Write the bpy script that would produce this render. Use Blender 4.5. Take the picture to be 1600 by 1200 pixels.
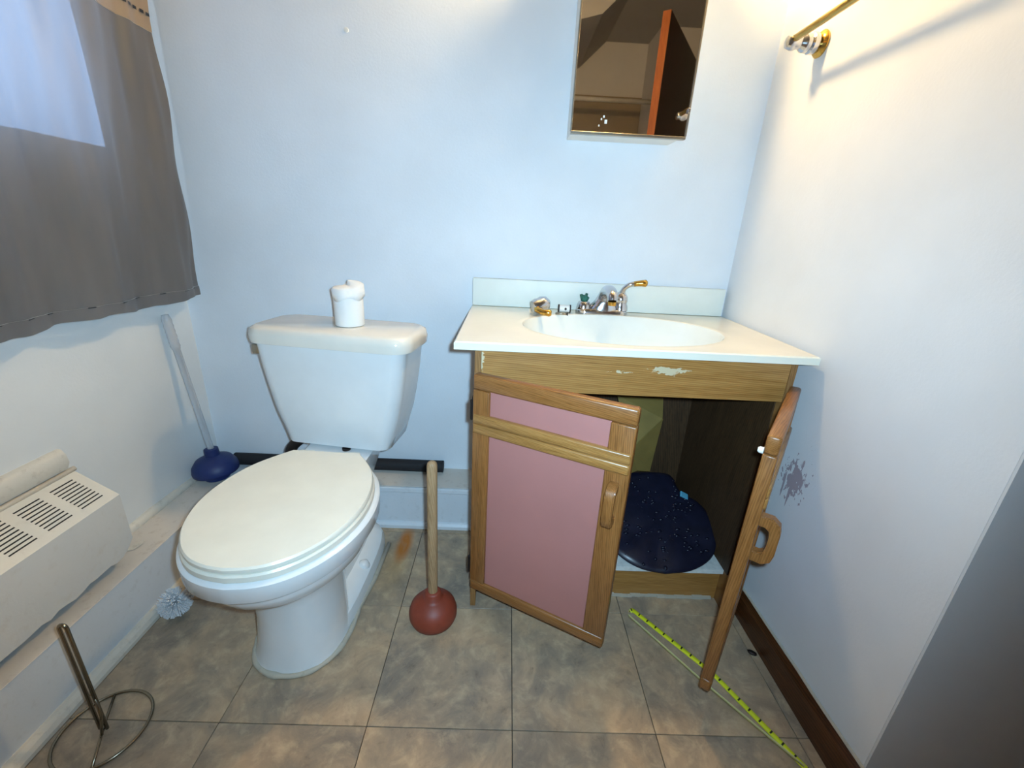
import bpy, bmesh, math, random
from mathutils import Vector, Matrix
random.seed(7)
for o in list(bpy.data.objects): bpy.data.objects.remove(o, do_unlink=True)
sc = bpy.context.scene
COL = sc.collection

# ---------------------------------------------------------------- camera
F = 672.0
def _img(u, v): return Vector((u - 800.0, v - 600.0, F)).normalized()
AY = _img(797, 357)                       # vanishing point of the depth axis
AZ = -_img(706, 2460); AZ = (AZ - AY * AZ.dot(AY)).normalized()
AX = AY.cross(AZ)
CAM = Vector((0.0, -1.244, 0.993))
def towld(c): return Vector((AX.dot(c), AY.dot(c), AZ.dot(c)))
def hit(u, v, axis, val):
    d = towld(_img(u, v)); t = (val - CAM[axis]) / d[axis]
    return CAM + d * t
r_, up_, bk_ = towld(Vector((1, 0, 0))), towld(Vector((0, -1, 0))), towld(Vector((0, 0, -1)))
cam = bpy.data.cameras.new('camera'); cam.sensor_width = 36; cam.lens = F / 1600 * 36
cam.clip_start = 0.02
co = bpy.data.objects.new('camera', cam); COL.objects.link(co)
mw = Matrix.Identity(4)
for i in range(3):
    mw[i][0] = r_[i]; mw[i][1] = up_[i]; mw[i][2] = bk_[i]; mw[i][3] = CAM[i]
co.matrix_world = mw
sc.camera = co

# ---------------------------------------------------------------- light
sc.view_settings.view_transform = 'Standard'; sc.view_settings.look = 'None'
sc.view_settings.gamma = 1; sc.view_settings.use_curve_mapping = False
sc.view_settings.exposure = 0.65
w = bpy.data.worlds.new('world'); sc.world = w; w.use_nodes = True
w.node_tree.nodes['Background'].inputs[0].default_value = (0.62, 0.78, 1.0, 1)
w.node_tree.nodes['Background'].inputs[1].default_value = 2.5
LAMP = Vector((0.29, -0.02, 1.80)); LAMP_STRENGTH = 255.0; LAMP_COL = (1.0, 0.69, 0.31, 1)
fl_ = bpy.data.lights.new('phone_flash', 'SPOT'); fl_.energy = 42; fl_.color = (0.48, 0.76, 1.0)
fl_.spot_size = math.radians(142); fl_.spot_blend = 1.0; fl_.shadow_soft_size = 0.012
fo = bpy.data.objects.new('phone_flash', fl_); COL.objects.link(fo)
fo.location = CAM + r_ * 0.03 + up_ * 0.02 - bk_ * 0.005
fo.rotation_euler = towld(_img(745, 520)).to_track_quat('-Z', 'Y').to_euler()

sun = bpy.data.lights.new('sun', 'SUN'); sun.energy = 5.0; sun.angle = math.radians(1.5); sun.color = (0.42, 0.66, 1.0)
so_ = bpy.data.objects.new('sun', sun); COL.objects.link(so_); so_.location = (-3, -.6, 2)
so_.rotation_euler = Vector((1.0, 0.04, -0.22)).to_track_quat('-Z', 'Y').to_euler()
# ---------------------------------------------------------------- materials
def srgb(r, g, b):
    f = lambda c: (c / 255 / 12.92) if c <= 10 else ((c / 255 + 0.055) / 1.055) ** 2.4
    return (f(r), f(g), f(b), 1)
class MT:
    def __init__(s, name):
        s.m = bpy.data.materials.new(name); s.m.use_nodes = True
        s.t = s.m.node_tree; s.b = s.t.nodes['Principled BSDF']
        s.c = None
    def n(s, kind, **kw):
        x = s.t.nodes.new(kind)
        for k, v in kw.items():
            if k in x.inputs: x.inputs[k].default_value = v
            else: setattr(x, k, v)
        return x
    def l(s, a, b): s.t.links.new(a, b)
    def coord(s, world=False, scale=(1, 1, 1)):
        if world: src = s.n('ShaderNodeNewGeometry').outputs['Position']
        else: src = s.n('ShaderNodeTexCoord').outputs['Object']
        mp = s.n('ShaderNodeMapping'); mp.inputs['Scale'].default_value = scale
        s.l(src, mp.inputs['Vector']); return mp.outputs['Vector']
    def noise(s, vec, scale, detail=4, rough=.55, dist=0):
        x = s.n('ShaderNodeTexNoise'); x.inputs['Scale'].default_value = scale
        x.inputs['Detail'].default_value = detail; x.inputs['Roughness'].default_value = rough
        x.inputs['Distortion'].default_value = dist
        s.l(vec, x.inputs['Vector']); return x.outputs['Fac']
    def ramp(s, fac, stops):
        x = s.n('ShaderNodeValToRGB'); e = x.color_ramp.elements
        while len(e) < len(stops): e.new(0.5)
        for el, (p, c) in zip(e, stops):
            el.position = p; el.color = c if len(c) == 4 else (*c, 1)
        s.l(fac, x.inputs['Fac']); return x.outputs['Color']
    def mix(s, fac, a, b, mode='MIX'):
        x = s.n('ShaderNodeMix'); x.data_type = 'RGBA'; x.blend_type = mode
        for inp, v in ((x.inputs[0], fac), (x.inputs[6], a), (x.inputs[7], b)):
            if isinstance(v, (float, int, tuple)): inp.default_value = v
            else: s.l(v, inp)
        return x.outputs[2]
    def math(s, op, a, b=None, clamp=False):
        x = s.n('ShaderNodeMath'); x.operation = op; x.use_clamp = clamp
        for i, v in enumerate((a, b)):
            if v is None: continue
            if isinstance(v, (float, int)): x.inputs[i].default_value = v
            else: s.l(v, x.inputs[i])
        return x.outputs[0]
    def blob(s, centre, radii, soft=.5):
        """1 inside an ellipsoid of world space, falling to 0 outside"""
        g = s.n('ShaderNodeNewGeometry').outputs['Position']
        mp = s.n('ShaderNodeMapping'); mp.vector_type = 'TEXTURE'
        mp.inputs['Location'].default_value = centre; mp.inputs['Scale'].default_value = radii
        s.l(g, mp.inputs['Vector'])
        ln = s.n('ShaderNodeVectorMath', operation='LENGTH'); s.l(mp.outputs[0], ln.inputs[0])
        mr = s.n('ShaderNodeMapRange'); mr.inputs['From Min'].default_value = 1 - soft; mr.inputs['From Max'].default_value = 1
        mr.inputs['To Min'].default_value = 1; mr.inputs['To Max'].default_value = 0
        s.l(ln.outputs['Value'], mr.inputs['Value']); return mr.outputs[0]
    def color(s, c):
        if isinstance(c, tuple): s.b.inputs['Base Color'].default_value = c
        else: s.l(c, s.b.inputs['Base Color'])
        s.c = c
    def bump(s, h, dist=.002, strength=.5):
        x = s.n('ShaderNodeBump'); x.inputs['Distance'].default_value = dist; x.inputs['Strength'].default_value = strength
        s.l(h, x.inputs['Height']); s.l(x.outputs[0], s.b.inputs['Normal'])
    def p(s, **kw):
        for k, v in kw.items(): s.b.inputs[k.replace('_', ' ')].default_value = v
        return s
def plain(name, c, rough=.5, metal=0., var=.06, scale=14, bump=0., bscale=60, spec=.5, coat=0.):
    t = MT(name); v = t.coord()
    if var:
        dark = tuple(x * (1 - var * 2) for x in c[:3]) + (1,); lite = tuple(min(1, x * (1 + var)) for x in c[:3]) + (1,)
        t.color(t.ramp(t.noise(v, scale), [(.3, dark), (.7, lite)]))
    else: t.color(c)
    if bump: t.bump(t.noise(v, bscale, 3), bump)
    t.p(Roughness=rough, Metallic=metal, Coat_Weight=coat); t.b.inputs['Specular IOR Level'].default_value = spec
    return t.m
def paint(name, c, rough=.42, dirt=None, chips=0.):
    t = MT(name); v = t.coord(True)
    n1 = t.noise(v, 3.5, 5); n2 = t.noise(v, 45, 5, .6)
    a = tuple(x * .93 for x in c[:3]) + (1,)
    colr = t.ramp(n1, [(.35, a), (.65, c)])
    if dirt:
        colr = t.mix(t.math('MULTIPLY', t.ramp(n2, [(.56, (0, 0, 0, 1)), (.78, (1, 1, 1, 1))]), .35), colr, dirt)
    if chips:
        n3 = t.noise(v, 28, 6, .7)
        colr = t.mix(t.ramp(n3, [(1 - chips - .02, (0, 0, 0, 1)), (1 - chips, (1, 1, 1, 1))]), colr, srgb(95, 75, 55))
    t.color(colr); t.bump(t.noise(v, 160, 2), .0008, .35); t.p(Roughness=rough)
    return t
def wood(name, c1, c2, c3, grain=(1, 1, 1), rough=.4, scale=10, worn=None, fine=6):
    t = MT(name); v = t.coord(False, grain)
    n = t.noise(v, scale, 6, .62, .6)
    wv = t.n('ShaderNodeTexWave'); wv.wave_type = 'BANDS'; wv.bands_direction = 'DIAGONAL'
    wv.inputs['Scale'].default_value = scale * 1.6; wv.inputs['Distortion'].default_value = fine; wv.inputs['Detail'].default_value = 3
    wv.inputs['Detail Scale'].default_value = 1.4
    t.l(v, wv.inputs['Vector'])
    a = t.ramp(n, [(.3, c1), (.52, c2), (.75, c3)])
    colr = t.mix(.42, a, t.ramp(wv.outputs['Fac'], [(.0, c1), (.45, c2), (1, c3)]))
    if worn: colr = worn(t, colr)
    t.color(colr); t.bump(n, .0008, .4); t.p(Roughness=rough)
    return t.m

M = {}
M['back'] = paint('pale_blue_wall_paint', srgb(226, 231, 236), .62).m
M['left'] = paint('pale_grey_wall_paint', srgb(222, 223, 222), .5).m
# right wall with a mauve splash that runs down
t = paint('splashed_wall_paint', srgb(228, 229, 231), .42)
g = t.coord(True); s0 = hit(1240, 752, 0, .694)
nn = t.noise(t.coord(True, (1, 1, .55)), 85, 3, .6)
m1 = t.math('MULTIPLY', t.blob((s0.x, s0.y, s0.z + .005), (.07, .062, .075), .9), 1.0)
thr = t.math('GREATER_THAN', t.math('ADD', nn, t.math('MULTIPLY', m1, .36)), .70)
big = t.blob((s0.x, s0.y - .005, s0.z + .012), (.05, .024, .034), .4)
nb = t.math('GREATER_THAN', t.math('ADD', t.math('MULTIPLY', big, .38), nn), .70)
drip = t.math('GREATER_THAN', t.math('ADD', t.math('MULTIPLY', t.blob((s0.x, s0.y + .008, s0.z - .03), (.05, .04, .07), .8), .34), t.noise(t.coord(True, (1, 1, .03)), 95, 1)), .83)
ms = t.math('MULTIPLY', t.math('MAXIMUM', t.math('MAXIMUM', thr, nb), drip), t.blob((s0.x, s0.y, s0.z), (.08, .09, .12), .1))
t.color(t.mix(t.math('MULTIPLY', ms, .62), t.c, srgb(120, 78, 98)))
M['right'] = t.m
M['greywall'] = paint('entry_wall_paint', srgb(212, 214, 216), .6).m
M['ceil'] = paint('ceiling_paint', srgb(176, 170, 162), .7).m
M['rear'] = paint('rear_wall_paint', srgb(214, 208, 198), .6).m
M['tan'] = paint('tan_shower_panel', srgb(150, 132, 106), .5).m
M['ledge_top'] = paint('dusty_ledge_paint', srgb(212, 204, 194), .6, srgb(140, 115, 90)).m
M['ledge'] = paint('ledge_face_paint', srgb(216, 221, 226), .42, srgb(170, 168, 165)).m
M['trimwhite'] = paint('aged_white_trim_paint', srgb(214, 207, 194), .5, srgb(120, 100, 80), .015).m
M['brown_trim'] = wood('dark_brown_trim', srgb(40, 20, 8), srgb(78, 42, 18), srgb(104, 62, 30), (14, 1, 10), .35, 5)
M['caulk'] = paint('dirty_caulk', srgb(190, 182, 165), .7, srgb(110, 95, 70)).m
M['tilejoint'] = plain('dark_tile_joint', srgb(62, 54, 46), .9)
# slate look vinyl tiles with a rust stain
t = MT('slate_vinyl'); v = t.coord(True)
oi = t.n('ShaderNodeObjectInfo').outputs['Random']
vo = t.n('ShaderNodeVectorMath', operation='ADD'); cb = t.n('ShaderNodeCombineXYZ')
t.l(t.math('MULTIPLY', oi, 7.0), cb.inputs[0]); t.l(t.math('MULTIPLY', oi, 13.0), cb.inputs[1]); t.l(v, vo.inputs[0]); t.l(cb.outputs[0], vo.inputs[1])
vv = vo.outputs[0]
n1 = t.noise(vv, 8.5, 8, .66, 1.0); n2 = t.noise(vv, 24, 8, .7, .4); n3 = t.noise(vv, 4.5, 4, .55, .6)
c1 = t.ramp(n1, [(.30, srgb(104, 99, 94)), (.44, srgb(136, 127, 116)), (.55, srgb(164, 148, 128)), (.70, srgb(190, 170, 146))])
c2 = t.ramp(n3, [(.36, srgb(112, 110, 110)), (.5, srgb(144, 134, 122)), (.64, srgb(172, 150, 126))])
cc = t.mix(.45, c1, c2)
cc = t.mix(t.math('MULTIPLY', t.ramp(n2, [(.5, (0, 0, 0, 1)), (.7, (1, 1, 1, 1))]), .4), cc, srgb(204, 190, 164))
cc = t.mix(t.math('MULTIPLY', t.ramp(n2, [(.28, (1, 1, 1, 1)), (.42, (0, 0, 0, 1))]), .5), cc, srgb(84, 76, 68))
rp = hit(632, 850, 2, 0)
st1 = t.math('MULTIPLY', t.blob((rp.x + .0, rp.y + .0, 0), (.03, .10, .05), .6), t.ramp(t.noise(t.coord(True, (1.0, .25, 1)), 60, 3), [(.25, (.45, .45, .45, 1)), (.5, (1, 1, 1, 1))]))
st2 = t.math('MULTIPLY', t.blob((rp.x - .005, rp.y - .09, 0), (.06, .15, .05), .9), .4)
cc = t.mix(st2, cc, srgb(176, 146, 90)); cc = t.mix(t.math('MULTIPLY', st1, .95), cc, srgb(164, 100, 14))
t.color(t.mix(1.0, cc, (1.22, 1.10, .95, 1), 'MULTIPLY')); t.bump(n2, .0015, .35); t.p(Roughness=.48); M['tile'] = t.m

M['porcelain'] = plain('white_porcelain', srgb(226, 228, 228), .12, var=.015, coat=.3)
M['tanklid'] = plain('lamplit_porcelain', srgb(232, 226, 214), .14, var=.02, coat=.3)  # same porcelain as the tank, warm lamp light painted into the colour
M['seat'] = plain('cream_plastic_seat', srgb(232, 228, 214), .3, var=.02)
M['chrome'] = plain('chrome', srgb(205, 205, 208), .16, 1, var=.05, scale=60)
M['nickel'] = plain('worn_nickel', srgb(170, 164, 150), .3, 1, var=.08)
M['gold'] = plain('polished_brass', srgb(214, 168, 82), .2, 1, var=.1, scale=40)
M['brassbar'] = plain('brass_tube', srgb(196, 164, 92), .22, 1, var=.1, scale=30)
M['wire'] = plain('dull_chrome_wire', srgb(150, 140, 122), .25, 1, var=.1)
M['black'] = plain('black_foam', srgb(26, 26, 30), .75, var=.1, bump=.0006)
M['darkmetal'] = plain('dark_hinge_metal', srgb(52, 46, 44), .5, .7)
M['rubber_red'] = plain('brick_red_rubber', srgb(142, 62, 42), .5, var=.08, scale=20)
M['rubber_blue'] = plain('navy_blue_rubber', srgb(26, 44, 98), .5, var=.08)
M['dowel'] = wood('pale_dowel_wood', srgb(134, 104, 72), srgb(168, 134, 96), srgb(186, 152, 114), (8, 8, 1), .6, 8)
t = MT('clear_acrylic'); t.color((.72, .73, .75, 1)); t.p(Roughness=.2, Transmission_Weight=.55, IOR=1.35); M['acrylic'] = t.m
M['bristle'] = plain('white_bristle', srgb(222, 222, 224), .6, var=.03)
M['paper'] = plain('white_tissue', srgb(240, 238, 234), .9, var=.02, bump=.0006, bscale=90)
M['cardboard_core'] = plain('cardboard_core', srgb(160, 130, 95), .9)
def worn_heat(c): return paint('chipped_heater_paint', c, .45, srgb(190, 178, 160), .012).m
M['heater'] = worn_heat(srgb(214, 211, 206)); M['heater_top'] = worn_heat(srgb(226, 218, 204))
M['slotdark'] = plain('dark_heater_inside', srgb(52, 44, 38), .9)
M['counter'] = plain('lamplit_cultured_marble', srgb(234, 228, 210), .2, var=.03, scale=5, coat=.2)  # warm lamp light on the deck is painted into this cream
M['basin'] = plain('flashlit_cultured_marble', srgb(228, 231, 226), .12, var=.02, coat=.4)  # same moulding as the deck, cooler flash light painted into the colour
M['splash'] = plain('satin_backsplash', srgb(226, 230, 222), .45, var=.02)  # same top again, greenish tone paints in its shade
OAK = (srgb(104, 64, 28), srgb(142, 92, 46), srgb(164, 112, 62))
def worn_apron(t, c):
    v = t.coord(False, (1, 1, 2.6)); n = t.noise(v, 42, 5, .7)
    p1 = t.blob(tuple(hit(1045, 581, 1, -.33)), (.075, .05, .016), .7)
    p2 = t.blob(tuple(hit(975, 582, 1, -.33)), (.06, .05, .008), .8)
    p3 = t.blob(tuple(hit(752, 562, 1, -.33)), (.012, .05, .04), .7)
    m = t.math('MAXIMUM', t.math('MAXIMUM', p1, t.math('MULTIPLY', p2, .8)), p3)
    k = t.math('GREATER_THAN', t.math('ADD', t.math('MULTIPLY', m, .36), n), .76)
    return t.mix(t.math('MULTIPLY', k, .9), c, srgb(206, 192, 158))
M['apron'] = wood('printed_oak_laminate', srgb(132, 88, 40), srgb(166, 118, 60), srgb(186, 140, 80), (.7, 1, 14), .4, 6, worn_apron, 4)
M['side'] = wood('oak_laminate_side', srgb(104, 68, 32), srgb(140, 98, 52), srgb(158, 116, 68), (12, 1, 1), .45, 6)
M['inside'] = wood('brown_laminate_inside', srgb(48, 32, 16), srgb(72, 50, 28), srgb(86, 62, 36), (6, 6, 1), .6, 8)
M['oak_v'] = wood('oak_stile', *OAK, (16, 16, 1.1), .34, 6)
M['oak_h'] = wood('oak_rail', *OAK, (1.1, 16, 16), .34, 6)
M['oak_mid'] = wood('oak_mid_rail', srgb(120, 80, 36), srgb(164, 116, 60), srgb(184, 138, 82), (1.1, 16, 20), .34, 6)
M['pink'] = plain('dusty_pink_panel_paint', srgb(176, 119, 112), .5, var=.03, scale=4, bump=.0003)
M['white_edge'] = plain('white_laminate_edge', srgb(222, 226, 222), .4, var=.08, scale=50)
M['whitebit'] = plain('white_plastic', srgb(236, 236, 232), .4, var=0)
t = MT('silvered_mirror'); t.color((.80, .77, .73, 1)); t.p(Metallic=1, Roughness=.015); M['mirror'] = t.m
M['cabwhite'] = plain('cream_enamel', srgb(232, 228, 218), .35, var=.02)
M['green'] = plain('green_corrosion', srgb(44, 104, 88), .8, var=.2, scale=80)
M['mat'] = plain('navy_vinyl_mat', srgb(25, 26, 44), .35, var=.15, scale=30)
M['cyan'] = plain('cyan_plastic_wrapper', srgb(96, 176, 204), .4)
M['card'] = plain('yellowish_cardboard', srgb(136, 114, 56), .8, var=.08)
M['reddoor'] = wood('shaded_door_face', srgb(44, 24, 16), srgb(66, 36, 24), srgb(82, 46, 30), (10, 10, 1), .4, 5)  # brown door face, its unlit darkness painted into the wood colour
M['dooredge'] = wood('lit_door_edge', srgb(150, 78, 34), srgb(182, 100, 46), srgb(196, 118, 60), (12, 12, 1), .4, 5)  # edge of the same door, lit brightness painted into the colour
M['rod'] = plain('white_rod', srgb(224, 218, 206), .4)
# satin curtain, lets the daylight through
def cloth(name, base, extra=None, transl=.5):
    t = MT(name); v = t.coord(True, (1, 1, .25)); n = t.noise(v, 10, 4, .6)
    d = tuple(x * .72 for x in base[:3]) + (1,)
    colr = t.ramp(n, [(.3, d), (.7, base)])
    if extra: colr = extra(t, colr)
    t.color(colr); t.p(Roughness=.42, Sheen_Weight=.2)
    tr = t.n('ShaderNodeBsdfTranslucent'); tr.inputs['Color'].default_value = (.25, .28, .33, 1)
    mx = t.n('ShaderNodeMixShader'); mx.inputs[0].default_value = transl
    out = t.t.nodes['Material Output']; t.l(t.b.outputs[0], mx.inputs[1]); t.l(tr.outputs[0], mx.inputs[2]); t.l(mx.outputs[0], out.inputs[0])
    wv = t.noise(t.coord(True), 700, 1); t.bump(wv, .0006, .3)
    return t.m
M['curtain'] = cloth('grey_satin', srgb(134, 127, 122))
M['curtain_band'] = cloth('beige_woven_band', srgb(206, 178, 142))
M['dash'] = cloth('black_stitch', srgb(24, 22, 24), None, .05)
t = MT('window_glass'); out = t.t.nodes['Material Output']
tp = t.n('ShaderNodeBsdfTransparent'); gl = t.n('ShaderNodeBsdfGlossy'); gl.inputs['Roughness'].default_value = .02
mx = t.n('ShaderNodeMixShader'); mx.inputs[0].default_value = .08
t.l(tp.outputs[0], mx.inputs[1]); t.l(gl.outputs[0], mx.inputs[2]); t.l(mx.outputs[0], out.inputs[0]); M['glass'] = t.m
t = MT('lit_bulb'); t.color((1, .9, .75, 1)); t.b.inputs['Emission Color'].default_value = LAMP_COL; t.b.inputs['Emission Strength'].default_value = LAMP_STRENGTH; M['bulb'] = t.m
# tape measure print: yellow blade with black ticks
t = MT('yellow_tape_print'); uv = t.n('ShaderNodeTexCoord').outputs['UV']; sx_ = t.n('ShaderNodeSeparateXYZ'); t.l(uv, sx_.inputs[0])
fr = t.math('FRACT', t.math('MULTIPLY', sx_.outputs[0], 39.37)); tick = t.math('MULTIPLY', t.math('LESS_THAN', fr, .14), t.math('GREATER_THAN', sx_.outputs[1], .3))
t.color(t.mix(tick, srgb(222, 226, 40), srgb(40, 42, 20))); t.p(Roughness=.35); M['tape'] = t.m
M['tapeback'] = plain('pale_tape_back', srgb(206, 200, 140), .5, var=.05)

# ---------------------------------------------------------------- mesh helpers
def obj(name, bm, mat, parent=None, smooth=False, autosmooth=None):
    bmesh.ops.recalc_face_normals(bm, faces=bm.faces)
    me = bpy.data.meshes.new(name); bm.to_mesh(me); bm.free()
    if smooth:
        for p in me.polygons: p.use_smooth = True
        if autosmooth: me.set_sharp_from_angle(angle=math.radians(autosmooth))
    me.materials.append(M[mat] if isinstance(mat, str) else mat)
    o = bpy.data.objects.new(name, me); COL.objects.link(o)
    if parent: o.parent = parent
    return o
def tag(o, label, cat, group=None):
    o['label'] = label; o['category'] = cat
    if group: o['group'] = group
    return o
def struct(o): o['kind'] = 'structure'; return o
def thing(name, label, cat, loc=(0, 0, 0), rz=0., rx=0., ry=0.):
    o = bpy.data.objects.new(name, None); COL.objects.link(o); o.empty_display_size = .05
    o.location = loc; o.rotation_euler = (rx, ry, rz)
    return tag(o, label, cat)
def NB(): return bmesh.new()
def box(bm, x0, x1, y0, y1, z0, z1, bev=0., seg=2):
    vs = [bm.verts.new((x, y, z)) for x in (x0, x1) for y in (y0, y1) for z in (z0, z1)]
    f = [(0, 1, 3, 2), (4, 6, 7, 5), (0, 4, 5, 1), (2, 3, 7, 6), (0, 2, 6, 4), (1, 5, 7, 3)]
    fs = [bm.faces.new([vs[i] for i in q]) for q in f]
    if bev:
        ed = list({e for q in fs for e in q.edges})
        bmesh.ops.bevel(bm, geom=ed, offset=bev, segments=seg, profile=.5, affect='EDGES')
    return bm
def B(x0, x1, y0, y1, z0, z1, bev=0., seg=2): return box(NB(), x0, x1, y0, y1, z0, z1, bev, seg)
def loft(bm, rings, cap0=True, cap1=True, closed=True):
    R = [[bm.verts.new(p) for p in r] for r in rings]; n = len(R[0])
    for a, b in zip(R, R[1:]):
        for i in range(n if closed else n - 1):
            j = (i + 1) % n; bm.faces.new((a[i], a[j], b[j], b[i]))
    if cap0: bm.faces.new(R[0][::-1])
    if cap1: bm.faces.new(R[-1])
    return bm
def lathe(bm, prof, n=28, mtx=None, cap0=True, cap1=True):
    rings = []
    for r, z in prof:
        rg = [Vector((r * math.cos(2 * math.pi * i / n), r * math.sin(2 * math.pi * i / n), z)) for i in range(n)]
        rings.append([mtx @ p for p in rg] if mtx else rg)
    return loft(bm, rings, cap0, cap1)
def tube(bm, pts, r, n=10, closed=False):
    pts = [Vector(p) for p in pts]; rings = []; N = len(pts); up = None
    for i, p in enumerate(pts):
        if closed: d = pts[(i + 1) % N] - pts[i - 1]
        else: d = pts[min(i + 1, N - 1)] - pts[max(i - 1, 0)]
        d.normalize()
        if up is None: up = Vector((0, 0, 1)) if abs(d.z) < .9 else Vector((1, 0, 0))
        a = d.cross(up).normalized(); up = a.cross(d).normalized()
        rr = r[i] if isinstance(r, (list, tuple)) else r
        rings.append([p + (a * math.cos(2 * math.pi * k / n) + up * math.sin(2 * math.pi * k / n)) * rr for k in range(n)])
    if closed: rings.append(rings[0]); 
    if closed:
        R = [[bm.verts.new(q) for q in rg] for rg in rings[:-1]]; R.append(R[0])
        for a, b in zip(R, R[1:]):
            for i in range(n): bm.faces.new((a[i], a[(i + 1) % n], b[(i + 1) % n], b[i]))
        return bm
    return loft(bm, rings)
def align(a, b):
    """matrix with local z from a to b"""
    a, b = Vector(a), Vector(b)
    return Matrix.Translation(a) @ (b - a).to_track_quat('Z', 'Y').to_matrix().to_4x4()
def rrect(hx, hy, z, r, n=6, cx=0., cy=0.):
    out = []
    for sx, sy, a0 in ((1, 1, 0), (-1, 1, 90), (-1, -1, 180), (1, -1, 270)):
        for k in range(n + 1):
            a = math.radians(a0 + 90 * k / n)
            out.append((cx + sx * (hx - r) + r * math.cos(a), cy + sy * (hy - r) + r * math.sin(a), z))
    return out
def prism(bm, poly, axis, lo, hi):
    """extrude a 2-d polygon along an axis"""
    def p3(a, b, h): return {0: (h, a, b), 1: (a, h, b), 2: (a, b, h)}[axis]
    return loft(bm, [[p3(a, b, lo) for a, b in poly], [p3(a, b, hi) for a, b in poly]])
def smoothcurve(pts, n):
    """Catmull-Rom through 2-d/3-d points"""
    P = [Vector(p) for p in pts]; P = [P[0] * 2 - P[1]] + P + [P[-1] * 2 - P[-2]]; out = []
    for i in range(1, len(P) - 2):
        for k in range(n):
            t_ = k / n; a, b, c, d = P[i - 1:i + 3]
            out.append(.5 * ((2 * b) + (c - a) * t_ + (2 * a - 5 * b + 4 * c - d) * t_ ** 2 + (3 * b - a - 3 * c + d) * t_ ** 3))
    out.append(P[-2]); return out

# ---------------------------------------------------------------- the room
WY = 0.12; WL = -1.004; LZ = 0.165; LFX = -0.888; RWY = -0.737; CEIL = 2.22
def wallx(y): return 0.687 + (WY - y) * 0.0135
struct(obj('wall_back', B(WL - .1, .9, WY, WY + .1, 0, CEIL), 'back'))
bm = NB()          # left wall round the window opening
WIN = (-0.98, -0.10, 1.10, 1.95)
for a in ((-2.4, WIN[0], 0, CEIL), (WIN[1], WY, 0, CEIL), (WIN[0], WIN[1], 0, WIN[2]), (WIN[0], WIN[1], WIN[3], CEIL)):
    box(bm, WL - .1, WL, a[0], a[1], a[2], a[3])
struct(obj('wall_left', bm, 'left'))
bm = prism(NB(), [(wallx(WY), WY), (.9, WY), (.9, RWY + .0005), (wallx(RWY), RWY + .0005)], 2, 0, CEIL)
struct(obj('wall_right', bm, 'right'))
struct(obj('wall_entry', B(wallx(RWY) + .0, 1.75, RWY - .004, RWY, 0, CEIL), 'greywall'))
struct(obj('wall_hall', B(1.75, 1.85, -2.4, RWY, 0, CEIL), 'rear'))
bm = NB(); box(bm, WL, .90, -2.40, -2.30, 0, CEIL); box(bm, .89, 1.75, -2.40, -2.02, 0, CEIL)
struct(obj('wall_rear', bm, 'rear'))
struct(obj('trim_1', B(WL, .888, -2.30, -2.285, .0, 1.90), 'tan'))
struct(obj('ceiling', B(WL - .1, 1.85, -2.4, WY + .1, CEIL, CEIL + .08), 'ceil'))
struct(obj('ceiling_slope', prism(NB(), [(WL, CEIL), (.60, CEIL), (.43, 2.06), (WL, 1.7)], 1, -2.30, -1.5), 'ceil'))
# floor: a bed and one object per tile
floor = struct(obj('floor', B(WL - .1, 1.85, -2.4, WY + .1, -.06, -.004), 'tilejoint'))
TS = .305
bmT = B(0, TS - .0016, 0, TS - .0016, -.004, 0, 0.0006, 1)
tile0 = None
xs = [.05 + TS * k for k in range(-4, 6)]; ys = [-.64 + TS * k for k in range(-6, 3)]
for x in xs:
    for y in ys:
        x0, x1 = max(x, LFX + .002), min(x + TS, 1.75); y0, y1 = max(y, -2.3), min(y + TS, -.001)
        if x1 - x0 < .02 or y1 - y0 < .02: continue
        full = abs(x1 - x0 - TS) < 1e-4 and abs(y1 - y0 - TS) < 1e-4
        if full:
            if tile0 is None: tile0 = obj('floor_tile', bmT.copy(), 'tile', floor); o = tile0
            else: o = tile0.copy(); COL.objects.link(o)
            o.location = (x + .0008, y + .0008, 0)
        else:
            o = obj('floor_tile', B(0, x1 - x0 - .0016, 0, y1 - y0 - .0016, -.004, 0), 'tile', floor)
            o.location = (x0 + .0008, y0 + .0008, 0)
bmT.free()
# boxed ledges along the back and left walls
bb = struct(obj('baseboard_back', B(WL, -.072, .0, WY, 0, LZ - .002), 'ledge'))
obj('ledge_board', B(LFX, -.072, -.004, WY, LZ - .002, LZ, .0008, 1), 'ledge_top', bb)
obj('cap_strip', B(LFX, -.072, -.010, -.0001, LZ - .022, LZ - .003, .003), 'ledge', bb)
obj('foot_strip', prism(NB(), [(-.0001, 0), (-.012, 0), (-.012, .012), (-.006, .02), (-.0001, .022)], 0, LFX, -.072), 'ledge', bb)
bl = struct(obj('baseboard_left', B(WL, LFX, -2.2, .0, 0, LZ - .002), 'ledge'))
obj('ledge_board', B(WL, LFX + .004, -2.2, -.004, LZ - .002, LZ, .0008, 1), 'ledge_top', bl)
bm = NB(); pr = [(LFX, 0), (LFX + .022, 0), (LFX + .021, .008), (LFX + .015, .016), (LFX + .007, .021), (LFX, .022)]
prism(bm, pr, 1, -2.2, -.013); struct(obj('trim_2', bm, 'trimwhite'))
bm = NB(); tube(bm, [(WL, -.36, LZ + .004), (WL, -.2, LZ + .006), (WL, .0, LZ + .004), (WL, WY - .01, LZ + .004)], [.012, .016, .012, .01], 10)
struct(obj('trim_3', bm, 'trimwhite', None, True))
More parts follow.
